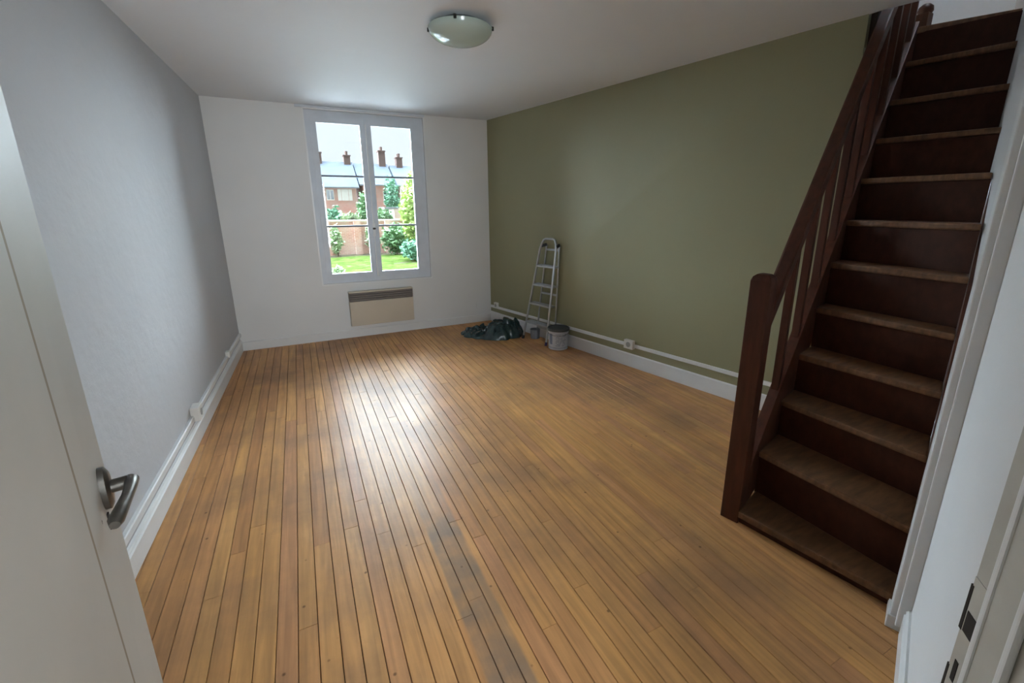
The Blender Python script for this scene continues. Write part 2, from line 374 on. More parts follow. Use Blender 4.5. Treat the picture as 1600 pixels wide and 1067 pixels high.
# small hall behind the camera
mb = MB(); mb.prism(*near_seg(-1.3, 1.6, -1.75, -1.65, -.08, H + .1)); mb.prism(*near_seg(-1.3, -1.2, -1.65, -.15, -.08, H + .1)); mb.prism(*near_seg(1.5, 1.6, -1.65, -.15, -.08, H + .1))
mb.build('wall_hall', M_cream, kind='structure', recalc=False)
MB().prism(*near_seg(-1.2, 1.5, -1.65, -.15, -.08, 0)).build('floor_hall', M_plank, kind='structure')
MB().prism(*near_seg(-1.3, 1.6, -1.75, -.0, H, H + .1)).build('ceiling_hall', M_ceil, kind='structure')

# ------------------------------------------------------------------ staircase geometry
SO = Vector((1.837, 1.225, 0)); a16 = math.radians(16)
SA = Vector((math.cos(a16), math.sin(a16), 0)); SN = Vector((-SA.y, SA.x, 0))
def st(al, off=0.0, z=0.0): p = SO + SA * al + SN * off; return Vector((p.x, p.y, z))
def nl(al): return .116 + 1.205 * al
AL = [-.04, .17, .41, .59, .79, .93, 1.12, 1.30, 1.49, 1.68, 1.94, 2.16]
ZT = [.077, .321, .532, .751, .985, 1.228, 1.461, 1.702, 1.943, 2.187, 2.454, 2.70]
XR = [1.918, 2.02, 2.242, 2.445, 2.59, 2.705, 2.845, 3.095, 3.37, 3.565, 3.81, 4.12]
def rr(x): return Vector((x, .6 + (x - 1.922) * .349 - .004, 0))
# stairwell beyond the green wall, brown-panelled below, white plaster above
M_panel = mat('dark_brown_stairwell_panel', (66, 48, 38), .6, vary=.15)
mb = MB(); p = [st(1.38, .075), st(4.8, .075), st(4.8, .2), st(1.38, .2)]
mb.prism([(v.x, v.y) for v in p], -.08, 2.68).build('wall_stairwell', M_panel, kind='structure')
mb = MB(); p = [st(1.30, .35), st(4.8, .35), st(4.8, .5), st(1.30, .5)]; mb.prism([(v.x, v.y) for v in p], 2.7, 5.2)
p = [Vector((5.1, .9, 0)), Vector((5.25, .9, 0)), Vector((5.25, 3.4, 0)), Vector((5.1, 3.4, 0))]; mb.prism([(v.x, v.y) for v in p], 2.6, 5.2)
p = [near(1.8, .0), near(3.2, .0), Vector((3.0, 2.0, 0)), Vector((2.9, 2.0, 0))]
mb.prism([(2.93, .90), (3.05, .95), (3.05, 2.1), (2.93, 2.1)], H + .1, 5.2)
mb.build('wall_upstairs', M_near, kind='structure', recalc=False)
# landing floor upstairs and its ceiling, with a rooflight opening
L12, R12 = Vector((3.93, 1.86, 0)), Vector((4.15, 1.385, 0))
MB().prism([(L12.x, L12.y), (R12.x, R12.y), (5.2, 1.75), (5.2, 3.0), (3.9, 2.6)], 2.60, 2.695).build('floor_landing', M_plank, kind='structure')
mb = MB(); mb.box((2.9, .6, 5.1), (5.3, 1.0, 5.25)); mb.box((2.9, 1.9, 5.1), (5.3, 3.2, 5.25)); mb.box((2.9, 1.0, 5.1), (4.0, 1.9, 5.25)); mb.box((4.45, 1.0, 5.1), (5.3, 1.9, 5.25)); mb.box((4.0, 1.0, 5.1), (4.45, 1.5, 5.25))
mb.build('ceiling_upstairs', M_ceil, kind='structure', recalc=False)

# ------------------------------------------------------------------ baseboards, trims
def along(p, q, prof, name, m_, parent=None, kind=None, inward=None, bevel=0.0):
    """sweep a cross-section [(depth, height)...] from p to q; depth measured along inward"""
    p = Vector(p); q = Vector(q); iv = Vector(inward).normalized(); n = len(prof)
    vs = [p + iv * d + Uz * h for d, h in prof] + [q + iv * d + Uz * h for d, h in prof]
    fs = [tuple(range(n)), tuple(range(n, 2 * n))[::-1]] + [(i, (i + 1) % n, n + (i + 1) % n, n + i) for i in range(n)]
    return MB().add(vs, fs).build(name, m_, parent=parent, kind=kind, bevel=bevel)
base_prof = [(0, 0), (.018, 0), (.018, .100), (.012, .108), (.016, .116), (.010, .126), (0, .130)]
along((xl(-.3), -.3, 0), (xl(YB), YB, 0), base_prof, 'baseboard_left', M_white, kind='structure', inward=(1, 0, 0))
along((xl(YB), YB, 0), (2.30, YB, 0), [(0, 0), (.015, 0), (.015, .092), (.009, .100), (0, .100)], 'baseboard_back', M_cream, kind='structure', inward=(0, -1, 0))
rin = Vector((-.98, -.2, 0))
def rw(t, z=0.0):   # point on the green wall face
    a = RB0 + (RB1 - RB0) * t; b = RT0 + (RT1 - RT0) * t; return a + (b - a) * (z / H)
along(rw(0), rw(.985), [(0, 0), (.018, 0), (.016, .125), (.008, .138), (0, .138)], 'baseboard_right', M_white, kind='structure', inward=rin)
along(near(.82), near(1.90), [(0, 0), (.018, 0), (.018, .095), (.011, .102), (.014, .112), (.007, .122), (0, .122)], 'baseboard_near', M_white, kind='structure', inward=NN)
# cable trunking
tr_prof = [(0, 0), (.016, 0), (.020, .006), (.020, .036), (.016, .042), (0, .042)]
o = along((xl(-.3), -.3, .166), (xl(5.53), 5.53, .166), tr_prof, 'cable_trunking', M_white, inward=(1, 0, 0)); tag(o, 'long white cable trunking above the baseboard of the left white wall', 'trunking')
tp = [(0, 0), (.016, 0), (.018, .004), (.018, .030), (.016, .034), (0, .034)]
o = along(rw(.005, .193) + Vector((0, 0, 0)), rw(.982, .215), tp, 'cable_trunking', M_white, inward=rin); tag(o, 'long white cable trunking running along the foot of the green wall', 'trunking')
# ceiling-height trim over the window and beads round the opening
trim = MB().box((.115, YB - .022, 2.572), (1.49, YB, H - .002)).build('trim_1', M_wframe, kind='structure', bevel=.003)
c = MB()
for a_, b_ in (((WX0 - .014, YB - .010, WZ0 - .016), (WX0, YB + .004, WZ1)), ((WX1, YB - .010, WZ0 - .016), (WX1 + .014, YB + .004, WZ1)), ((WX0 - .014, YB - .012, WZ0 - .016), (WX1 + .014, YB + .002, WZ0)),):
    c.box(a_, b_)
c.box((WX0 - .014, YB - .010, WZ1), (WX1 + .014, YB + .004, WZ1 + .012))
c.build('trim_2', M_white, kind='structure', recalc=False)

# ------------------------------------------------------------------ window
fy0, fy1 = YB + .025, YB + .09        # fixed frame depth
win = MB()
win.box((WX0, fy0, WZ0), (WX0 + .055, fy1, WZ1)); win.box((WX1 - .055, fy0, WZ0), (WX1, fy1, WZ1))
win.box((WX0 + .055, fy0, WZ0), (WX1 - .055, fy1, WZ0 + .05)); win.box((WX0 + .055, fy0, WZ1 - .06), (WX1 - .055, fy1, WZ1))
win = win.build('window_1', M_wframe, kind='structure', recalc=False)
MB().box((WX0 - .03, YB + .09, WZ0 - .06), (WX1 + .03, YB + .36, WZ0 + .01)).build('outer_sill', M_wframe, parent=win)
XM = .806
for sx0, sx1, px0, px1, inner in ((WX0 + .052, XM + .004, .304, .752, 1), (XM + .004, WX1 - .052, .874, 1.322, -1)):
    sy0, sy1 = YB + .012, YB + .058
    px1 = px1; s_ = MB()
    s_.box((sx0, sy0, WZ0 + .045), (px0, sy1, WZ1 - .055)); s_.box((px1, sy0, WZ0 + .045), (sx1, sy1, WZ1 - .055))
    s_.box((px0, sy0, WZ0 + .045), (px1, sy1, .787)); s_.box((px0, sy0, 2.437), (px1, sy1, WZ1 - .055))
    s_ = s_.build('sash', M_wframe, parent=win, recalc=False)
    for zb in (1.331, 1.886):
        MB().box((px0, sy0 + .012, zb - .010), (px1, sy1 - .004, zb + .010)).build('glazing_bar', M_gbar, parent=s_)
    for za, zc in ((.787, 1.321), (1.341, 1.876), (1.896, 2.437)):
        MB().box((px0 - .004, YB + .036, za - .003), (px1 + .004, YB + .039, zc + .003)).build('pane', M_glass, parent=s_)
MB().box((XM - .004, YB - .006, WZ0 + .05), (XM + .034, YB + .012, WZ1 - .065)).build('cover_strip', M_wframe, parent=win, bevel=.004)
bolt = MB().tube([(.812, YB - .014, .74), (.812, YB - .014, 2.44)], .0065, 8).build('bolt_rod', M_white, parent=win)
hp = MB(); hp.box((.797, YB - .022, 1.21), (.829, YB - .006, 1.36)); hp = hp.build('handle_plate', M_white, parent=win, bevel=.006)
MB().lathe([(.0, -.012), (.014, -.010), (.02, 0), (.014, .010), (0, .012)], (.813, YB - .045, 1.30), 14).build('handle_knob', M_steel, parent=hp)
MB().tube([(.813, YB - .02, 1.30), (.813, YB - .045, 1.30)], .007, 8).build('spindle', M_steel, parent=hp)

# ------------------------------------------------------------------ open door at the left
dth = math.radians(102); DD = Vector((math.cos(dth), math.sin(dth), 0)); DN = Vector((DD.y, -DD.x, 0))   # DN faces the room side seen
DF = Vector((-.317, .842, 0)); DL = .98
def dp(a, off, z): p = DF - DD * a + DN * off; return Vector((p.x, p.y, z))      # a: distance from the free edge
def dbox(mb, a0, a1, o0, o1, z0, z1):
    return mb.hexa([dp(a0, o0, z0), dp(a1, o0, z0), dp(a1, o1, z0), dp(a0, o1, z0)], [dp(a0, o0, z1), dp(a1, o0, z1), dp(a1, o1, z1), dp(a0, o1, z1)])
door = dbox(MB(), 0, DL, -.038, 0, .012, 2.05).build('door_1', M_door, kind='structure')
mb = MB(); dbox(mb, .146, DL - .10, -.001, .006, .0125, 2.049); mb.build('raised_frame', M_door, parent=door)
mb = MB(); dbox(mb, .212, .226, .0055, .0064, .16, 1.92); mb.build('panel_groove', M_dirt, parent=door, label='dirty brown line where the panel meets the frame')
mb = MB(); dbox(mb, .226, DL - .20, .0055, .0075, .16, 1.92); mb.build('door_panel', M_door, parent=door)
mb = MB(); mb.tube([dp(.118, -.0005, 1.125), dp(.118, .001, 1.125)], .004, 8); mb.build('screw', M_hole, parent=door)
hz = 1.147
ros = MB()
vs = []
for off, sc in ((0, 1), (.007, 1), (.011, .75)):
    for k in range(22):
        t = 2 * math.pi * k / 22; vs.append(dp(.060 + .019 * sc * math.cos(t), off, hz + .034 * sc * math.sin(t)))
fs = [tuple(range(22)), tuple(range(44, 66))]
for r_ in (0, 22): fs += [(r_ + k, r_ + (k + 1) % 22, r_ + 22 + (k + 1) % 22, r_ + 22 + k) for k in range(22)]
handle = ros.add(vs, fs, True).build('door_handle', M_steel, parent=door)
MB().tube([dp(.060, .008, hz), dp(.060, .030, hz)], .0100, 14).build('neck', M_steel, parent=handle)
MB().tube([dp(.050, .031, hz + .001), dp(.060, .034, hz + .001), dp(.080, .034, hz + .001), dp(.105, .031, hz), dp(.130, .026, hz - .002), dp(.155, .021, hz - .004), dp(.166, .020, hz - .005)], [.006, .0095, .008, .0075, .0085, .0095, .006], 14).build('lever', M_steel, parent=handle)
kh = MB(); dbox(kh, .066, .074, -.002, .002, hz - .062, hz - .036); kh.build('keyhole', M_hole, parent=door)

# ------------------------------------------------------------------ door frame at the right with its strike plate
def nbox(mb, s0, s1, o0, o1, z0, z1): return mb.prism([(near(s, o).x, near(s, o).y) for s, o in ((s0, o0), (s1, o0), (s1, o1), (s0, o1))], z0, z1)
JP1 = Vector((.7822, .1677, 0)); JD = Vector((.743, .669, 0)); JN_ = Vector((-.669, .743, 0))
def jf(t, off=0.0, z=0.0): p = JP1 - JD * t + JN_ * off; return Vector((p.x, p.y, z))
P2 = jf(.046); P3 = jf(.046, .009); P4 = jf(.098, .009); P5 = jf(.098, .001); P6 = jf(.190, .001)
bk1, bk2 = near(.80, -.13), near(.80, .0)
q1 = Vector((P6.x + .22, P6.y - .13, 0))
jamb = MB().prism([(v.x, v.y) for v in (P6, q1, bk1, bk2, near(.835, .0), JP1, P2, P3, P4, P5)][::1], 0, 2.12)
jamb = jamb.build('trim_3', M_jamb, kind='structure', recalc=True)
def jbox(mb, t0, t1, o0, o1, z0, z1):
    return mb.hexa([jf(t0, o0, z0), jf(t1, o0, z0), jf(t1, o1, z0), jf(t0, o1, z0)], [jf(t0, o0, z1), jf(t1, o0, z1), jf(t1, o1, z1), jf(t0, o1, z1)])
mb = MB(); jbox(mb, .042, .052, .004, .012, 0, 2.12); mb.build('stop_bead', M_white, parent=jamb, bevel=.003)
mb = MB(); jbox(mb, .092, .102, .002, .011, 0, 2.12); mb.build('stop_bead', M_white, parent=jamb, bevel=.003)
sp_ = MB(); jbox(sp_, .0, .036, -.002, .0008, .84, 1.055); sp_ = sp_.build('strike_plate', M_jamb, parent=jamb, label='paint-chipped strike plate with dark latch hole')
mb = MB(); jbox(mb, .006, .027, -.001, .0016, .968, 1.002); mb.build('latch_hole', M_hole, parent=sp_)
mb = MB(); jbox(mb, .010, .018, -.001, .0016, .885, .920); mb.build('bolt_hole', M_hole, parent=sp_)
mb = MB(); jbox(mb, -.003, .003, -.004, .0014, .965, 1.04); mb.build('lip', M_hole, parent=sp_)
mb = MB(); jbox(mb, -.003, .002, -.004, .0012, .84, .90); mb.build('lip', M_hole, parent=sp_)
# left post of the same opening and head
mb = MB(); nbox(mb, -.26, -.16, -.15, -.0, 0, 2.12); nbox(mb, -.26, .80, -.15, .02, 2.06, 2.14); mb.build('trim_4', M_jamb, kind='structure', recalc=False)
# white casing where the stair meets the near wall
cas = MB(); nbox(cas, 1.92, 2.02, 0, .052, 0, H); cas = cas.build('trim_5', M_white, kind='structure', bevel=.004)
mb = MB(); nbox(mb, 1.90, 1.955, -.001, .034, .03, H); mb.build('back_bead', M_white, parent=cas, bevel=.004)
mb = MB(); nbox(mb, 1.915, 2.035, -.001, .060, 0, .055); mb.build('foot_block', M_white, parent=cas, bevel=.003)

# ------------------------------------------------------------------ staircase
stair = thing('staircase', 'steep narrow dark brown wooden staircase with slatted banister climbing through the right-hand opening', 'staircase', (SO.x, SO.y, 0))
def back(i, d=.0):      # line where riser i stands (under nosing i)
    return st(AL[i] + .03 + d, 0), rr(XR[i] + .03 + d)
for i in range(11):
    l0 = st(AL[i], -.002 if i else -.012); r0_ = rr(XR[i]); l1, r1 = back(i + 1, .004)
    l1 = l1 - SN * .002
    ex0 = Vector((0, 0, 0))
    t = .032 if i else .036
    zb, zt_ = ZT[i] - t, ZT[i]
    mb = MB().prism([(l0.x, l0.y), (r0_.x, r0_.y), (r1.x, r1.y), (l1.x, l1.y)], zb, zt_)
    mb.build('tread', M_tread, parent=stair, bevel=.009)
    l0, r0_ = back(i, 0); l1, r1 = back(i, .018)
    zb = 0.0 if i == 0 else ZT[i - 1] - .01
    MB().prism([(l0.x, l0.y), (r0_.x, r0_.y), (r1.x, r1.y), (l1.x, l1.y)], zb, ZT[i] - (.036 if i == 0 else .031)).build('riser', M_riser, parent=stair)
l0, r0_ = back(11, 0); l1, r1 = L12 - SA * .0, R12
MB().prism([(st(AL[11] - .03).x, st(AL[11] - .03).y), (4.02, 1.33), (4.04, 1.34), (st(AL[11]).x, st(AL[11]).y)], ZT[10] - .01, 2.665).build('riser', M_riser, parent=stair)
MB().prism([(3.86, 1.84), (4.10, 1.362), (4.18, 1.40), (3.96, 1.88)], 2.66, 2.70).build('tread', M_tread, parent=stair, bevel=.008)
# strings
def string(off0, off1, a0, a1, up_, dn, name):
    pts = [(a0, max(0.0, nl(a0) - dn)), (a0 + .12, 0.0) if False else (a0 + .25, max(0, nl(a0 + .25) - dn)), (a1, nl(a1) - dn), (a1, nl(a1) + up_), (a0, nl(a0) + up_)]
    vs = [st(a, off0, z) for a, z in pts] + [st(a, off1, z) for a, z in pts]; n = len(pts)
    return MB().add(vs, [tuple(range(n)), tuple(range(n, 2 * n))[::-1]] + [(k, (k + 1) % n, n + (k + 1) % n, n + k) for k in range(n)]).build(name, M_wood, parent=stair, bevel=.003)
string(.0, .05, .05, 2.14, .045, .34, 'string')
# right string lies against the near wall
an = math.radians(19.2); RA = Vector((math.cos(an), math.sin(an), 0)); RN = Vector((-RA.y, RA.x, 0))
def rs(al, off, z): p = rr(1.90) + RA * al + RN * off; return Vector((p.x, p.y, z))
pts = [(.02, 0), (.35, 0.06), (2.30, 2.33), (2.30, 2.80), (.02, .20)]
vs = [rs(a, -.028, z) for a, z in pts] + [rs(a, -.001, z) for a, z in pts]
MB().add(vs, [(0, 1, 2, 3, 4), (9, 8, 7, 6, 5)] + [(k, (k + 1) % 5, 5 + (k + 1) % 5, 5 + k) for k in range(5)]).build('string', M_wood, parent=stair, bevel=.003)
# newel post with rounded head
poly = [(-.03, -.012), (.052, -.012), (.052, .075), (-.03, .075)]
mb = MB()
pr = [(0, 0), (1.225, 0), (1.243, .006), (1.253, .018), (1.257, .036)]
rings = []
for z, ins_ in pr:
    rings.append([st(a + (ins_ if a < 0 else -ins_), o_ + (ins_ if o_ < .02 else -ins_), z) for a, o_ in poly])
vs = [v for R_ in rings for v in R_]; fs = [(3, 2, 1, 0), tuple(range(16, 20))]
for k in range(4): fs += [(k * 4 + j, k * 4 + (j + 1) % 4, k * 4 + 4 + (j + 1) % 4, k * 4 + 4 + j) for j in range(4)]
MB().add(vs, fs).build('newel_post', M_wood, parent=stair, bevel=.004)
# balusters and handrail
for k in range(0, 9):
    al = .38 + .207 * k
    q = .018
    zb0, zb1 = nl(al - q) + .043, nl(al + q) + .043
    zt0, zt1 = nl(al - q) + .80, nl(al + q) + .80
    MB().hexa([st(al - q, .008, zb0), st(al + q, .008, zb1), st(al + q, .044, zb1), st(al - q, .044, zb0)],
              [st(al - q, .008, zt0), st(al + q, .008, zt1), st(al + q, .044, zt1), st(al - q, .044, zt0)]).build('baluster', M_wood, parent=stair, bevel=.003)
def railpts(a0, a1, lo, hi, o0, o1):
    return ([st(a0, o0, nl(a0) + lo), st(a0, o1, nl(a0) + lo), st(a0, o1, nl(a0) + hi), st(a0, o0, nl(a0) + hi)],
            [st(a1, o0, nl(a1) + lo), st(a1, o1, nl(a1) + lo), st(a1, o1, nl(a1) + hi), st(a1, o0, nl(a1) + hi)])
MB().hexa(*railpts(.045, 2.10, .79, .885, -.004, .056)).build('handrail', M_wood, parent=stair, bevel=.010)
# top newel on the landing
np_ = thing('newel_post', 'short dark brown post at the very head of the staircase, beside the pale upstairs wall', 'post', (3.98, 1.86, 2.70))
MB().box((3.95, 1.80, 2.70), (4.02, 1.87, 2.80)).build('post_shaft', M_wood, parent=np_, bevel=.006)
MB().lathe([(.0, 0), (.034, .0), (.044, .02), (.040, .045), (.022, .062), (0, .068)], (3.985, 1.835, 2.795), 18).build('post_cap', M_wood, parent=np_)

# ------------------------------------------------------------------ ceiling lamp
lc = (1.0, 2.80, H)
lamp = thing('ceiling_lamp', 'round frosted glass dish lamp fixed flat on the ceiling, switched off', 'lamp', lc)
MB().lathe([(0, 0), (.125, 0), (.125, -.028), (.11, -.03), (0, -.03)], lc, 40).build('mount', M_lid, parent=lamp)
prof = [(.186, -.028), (.190, -.032)] + [(.188 * math.cos(t), -.034 - .082 * math.sin(t) ** 1.0) for t in [math.radians(a) for a in range(6, 90, 7)]] + [(0, -.116)]
MB().lathe(prof, lc, 48).build('glass_shade', M_glassd, parent=lamp)
for k in range(4):
    t = math.radians(62 + 90 * k); cx_, cy_ = lc[0] + .190 * math.cos(t), lc[1] + .190 * math.sin(t)
    MB().bar((cx_, cy_, H - .022), (cx_, cy_, H - .044), .016, .010).build('clip', M_clip, parent=lamp, bevel=.002)

# ------------------------------------------------------------------ electric heater
hy = YB - .10
heat = thing('wall_heater', 'cream electric panel heater with a grey-brown top grille under the window', 'heater', (.83, YB, .16))
hx0, hx1 = .450, 1.203
mb = MB(); mb.add([(hx0, hy, .160), (hx1, hy, .160), (hx1, hy, .455), (hx0, hy, .455), (hx0, YB - .02, .145), (hx1, YB - .02, .145), (hx1, YB - .02, .455), (hx0, YB - .02, .455)],
                  [(0, 1, 2, 3), (5, 4, 7, 6), (4, 5, 1, 0), (3, 2, 6, 7), (4, 0, 3, 7), (1, 5, 6, 2)])
mb.build('body', M_heater, parent=heat, bevel=.006)
MB().box((hx0 + .004, hy + .012, .455), (hx1 - .004, YB - .02, .560)).build('grille_back', M_dark, parent=heat)
MB().box((hx0, hy - .002, .560), (hx1, YB - .02, .574)).build('top_plate', M_heater, parent=heat, bevel=.003)
for k in range(4):
    z = .462 + .0255 * k
    MB().hexa([(hx0, hy, z), (hx1, hy, z), (hx1, hy + .014, z + .004), (hx0, hy + .014, z + .004)], [(hx0, hy, z + .020), (hx1, hy, z + .020), (hx1, hy + .014, z + .023), (hx0, hy + .014, z + .023)]).build('grille_slat', M_grille, parent=heat)
mb = MB(); mb.box((hx0, hy, .455), (hx0 + .006, YB - .02, .560)); mb.build('end_cap', M_heater, parent=heat)
mb = MB(); mb.box((hx1 - .006, hy, .455), (hx1, YB - .02, .560)); mb.build('end_cap', M_heater, parent=heat)
MB().box((.6, YB - .02, .2), (1.05, YB, .45)).build('wall_bracket', M_dark, parent=heat)

# ------------------------------------------------------------------ sockets
def socket_right(t, z, w, h, d, label, holes=True):
    c0 = rw(t, z); al = (RB1 - RB0).normalized(); iv = rin.normalized()
    th = thing('wall_socket', label, 'socket', tuple(c0))
    b = c0 - al * w / 2; e = c0 + al * w / 2; u = Vector((0, 0, h))
    MB().hexa([b, e, e + iv * d, b + iv * d], [b + u, e + u, e + iv * d + u, b + iv * d + u]).build('box', M_plastic, parent=th, bevel=.004)
    cc = c0 + iv * (d - .002) + Vector((0, 0, h / 2)); 
    if holes:
        MB().tube([cc, cc + iv * .004], min(w, h) * .30, 18).build('socket_well', M_well, parent=th)
    return th
def tfor(y): return (YB - y) / (YB - 1.675)
socket_right(tfor(3.22), .190, .105, .088, .045, 'white surface socket in the middle of the green wall trunking')
socket_right(tfor(5.40), .205, .075, .075, .035, 'small white socket near the far corner above the tarpaulin')
socket_right(tfor(2.10), .235, .06, .045, .034, 'small white box on the trunking just left of the banister foot post', False)
th = thing('wall_socket', 'white surface socket box sticking out of the left wall trunking', 'socket', (xl(3.40), 3.40, .17))
MB().box((xl(3.4), 3.355, .165), (xl(3.4) + .052, 3.455, .262)).build('box', M_plastic, parent=th, bevel=.005)
MB().tube([(xl(3.4) + .050, 3.405, .213), (xl(3.4) + .055, 3.405, .213)], .024, 18).build('socket_well', M_well, parent=th)
th = thing('junction_box', 'small white junction box on the left wall trunking near the far corner', 'box', (xl(4.72), 4.72, .2))
MB().box((xl(4.72), 4.69, .19), (xl(4.72) + .035, 4.76, .245)).build('box', M_plastic, parent=th, bevel=.004)
th = thing('blank_plate', 'flat painted-over blank plate low on the back wall right of the heater', 'plate', (2.15, YB, .2))
MB().box((2.08, YB - .007, .19), (2.20, YB, .27)).build('plate', M_cream, parent=th, bevel=.002)

# ------------------------------------------------------------------ step ladder leaning folded by the green wall
lad = thing('step_ladder', 'small aluminium step ladder with four treads leaning folded against the green wall', 'ladder', (2.38, 4.37, 0))
FL, FR = Vector((2.302, 4.566, 0)), Vector((2.399, 4.178, 0)); TL, TR = Vector((2.452, 4.385, 1.195)), Vector((2.510, 4.150, 1.20))
def lp(a, b, t): return a + (b - a) * t
wd = (TR - TL)
pts = [FL + (TL - FL) * .012, lp(FL, TL, .90), lp(FL, TL, .955) + wd * .05, lp(FL, TL, .99) + wd * .14, lp(FL, TL, 1.0) + wd * .26,
       lp(FR, TR, 1.0) - wd * .26, lp(FR, TR, .99) - wd * .14, lp(FR, TR, .955) - wd * .05, lp(FR, TR, .90), FR + (TR - FR) * .012]
MB().tube(pts, .0125, 12).build('front_frame', M_alu, parent=lad)
inw = Vector((.93, .28, 0)).normalized()     # from ladder front toward the wall
for zt_ in (.225, .455, .68, .90):
    a = lp(FL, TL, zt_ / 1.195); b = lp(FR, TR, zt_ / 1.2)
    dpt = .085
    mb = MB().hexa([a - inw * .012 - Uz * .022, b - inw * .012 - Uz * .022, b + inw * dpt - Uz * .022, a + inw * dpt - Uz * .022],
                   [a - inw * .012, b - inw * .012, b + inw * dpt, a + inw * dpt])
    td = mb.build('tread', M_alu, parent=lad, bevel=.004)
    mb = MB()
    for k in range(5):
        o_ = inw * (.005 + .016 * k)
        mb.bar(a + o_ + Uz * .001, b + o_ + Uz * .001, .005, .003)
    mb.build('grip_ribs', M_alu, parent=td, recalc=False)
RL, RR_ = Vector((2.475, 4.545, 0)), Vector((2.548, 4.235, 0)); RTL, RTR = Vector((2.508, 4.375, 1.13)), Vector((2.548, 4.165, 1.135))
MB().tube([lp(RL, RTL, .012), RTL, ], .010, 10).build('rear_leg', M_alu, parent=lad)
MB().tube([lp(RR_, RTR, .012), RTR], .010, 10).build('rear_leg', M_alu, parent=lad)
for t in (.12, .5, .95):
    MB().bar(lp(RL, RTL, t), lp(RR_, RTR, t), .012, .022).build('rear_brace', M_alu, parent=lad)
for a, b in ((lp(FL, TL, .93), RTL), (lp(FR, TR, .93), RTR)):
    MB().bar(a, b, .02, .03).build('hinge_plate', M_dark, parent=lad)
for p_, q_, m_ in ((FL, TL, M_dark), (FR, TR, M_purple), (RL, RTL, M_dark), (RR_, RTR, M_dark)):
    MB().tube([p_, lp(p_, q_, .035)], [.017, .015], 12).build('foot', m_, parent=lad)

# ------------------------------------------------------------------ paint bucket and pot
bc = (2.486, 4.052, 0)
bk = thing('paint_bucket', 'pale grey paint bucket with dark grey lid beside the right ladder foot', 'bucket', bc)
MB().lathe([(0, 0), (.104, 0), (.108, .004), (.1155, .215), (.118, .218), (0, .218)], bc, 40).build('body', M_bucket, parent=bk)
MB().lathe([(.1055, .020), (.1085, .020), (.1090, .030), (.1060, .030)], bc, 40).build('base_ring', M_label, parent=bk)
MB().lathe([(0, .212), (.122, .212), (.124, .216), (.124, .236), (.120, .240), (.112, .240), (.110, .232), (0, .232)], bc, 40).build('lid', M_lid, parent=bk)
va = math.atan2(-bc[1], -bc[0])
mb = MB()
for j, (t0, t1, z0, z1) in enumerate([(-.95, -.62, .065, .185)]):
    n = 8; vs = []
    for k in range(n + 1):
        t = va + t0 + (t1 - t0) * k / n
        for z in (z0, z1): rr_ = .1083 + (z / .215) * .0072 + .0006; vs.append((bc[0] + rr_ * math.cos(t), bc[1] + rr_ * math.sin(t), z))
    mb.add(vs, [(2 * k, 2 * k + 2, 2 * k + 3, 2 * k + 1) for k in range(n)])
mb.build('side_label', M_label, parent=bk, recalc=False)
mb = MB()
random.seed(3)
for row in range(9):
    z = .05 + row * .016
    t = -.25
    while t < .75:
        dt = random.uniform(.03, .09)
        if random.random() < .72:
            a0, a1 = va + t, va + t + dt * .8; R_ = .1083 + (z / .215) * .0072 + .0007
            mb.add([(bc[0] + R_ * math.cos(a0), bc[1] + R_ * math.sin(a0), z), (bc[0] + R_ * math.cos(a1), bc[1] + R_ * math.sin(a1), z),
                    (bc[0] + R_ * math.cos(a1), bc[1] + R_ * math.sin(a1), z + .007), (bc[0] + R_ * math.cos(a0), bc[1] + R_ * math.sin(a0), z + .007)], [(0, 1, 2, 3)])
        t += dt
mb.build('printed_text', M_label, parent=bk, recalc=False)
MB().tube([(bc[0] + .122 * math.cos(va + 1.4), bc[1] + .122 * math.sin(va + 1.4), .205)] + [(bc[0] + .128 * math.cos(va + 1.4 - 2.8 * k / 12), bc[1] + .128 * math.sin(va + 1.4 - 2.8 * k / 12), .205 - .035 * math.sin(math.pi * k / 12)) for k in range(1, 12)] + [(bc[0] + .122 * math.cos(va - 1.4), bc[1] + .122 * math.sin(va - 1.4), .205)], .0022, 6).build('wire_handle', M_steel, parent=bk)
pc = (2.40, 4.50, 0)
pc = (2.432, 4.50, 0)
pt = thing('small_pot', 'small grey metal pot standing behind the ladder legs', 'pot', pc)
MB().lathe([(0, 0), (.05, 0), (.054, .004), (.058, .105), (.061, .108), (.061, .114), (.055, .114), (.052, .02), (0, .02)], pc, 28).build('body', M_pot, parent=pt)
MB().lathe([(0, .06), (.0545, .06)], pc, 28).build('contents', M_lid, parent=pt, recalc=False)

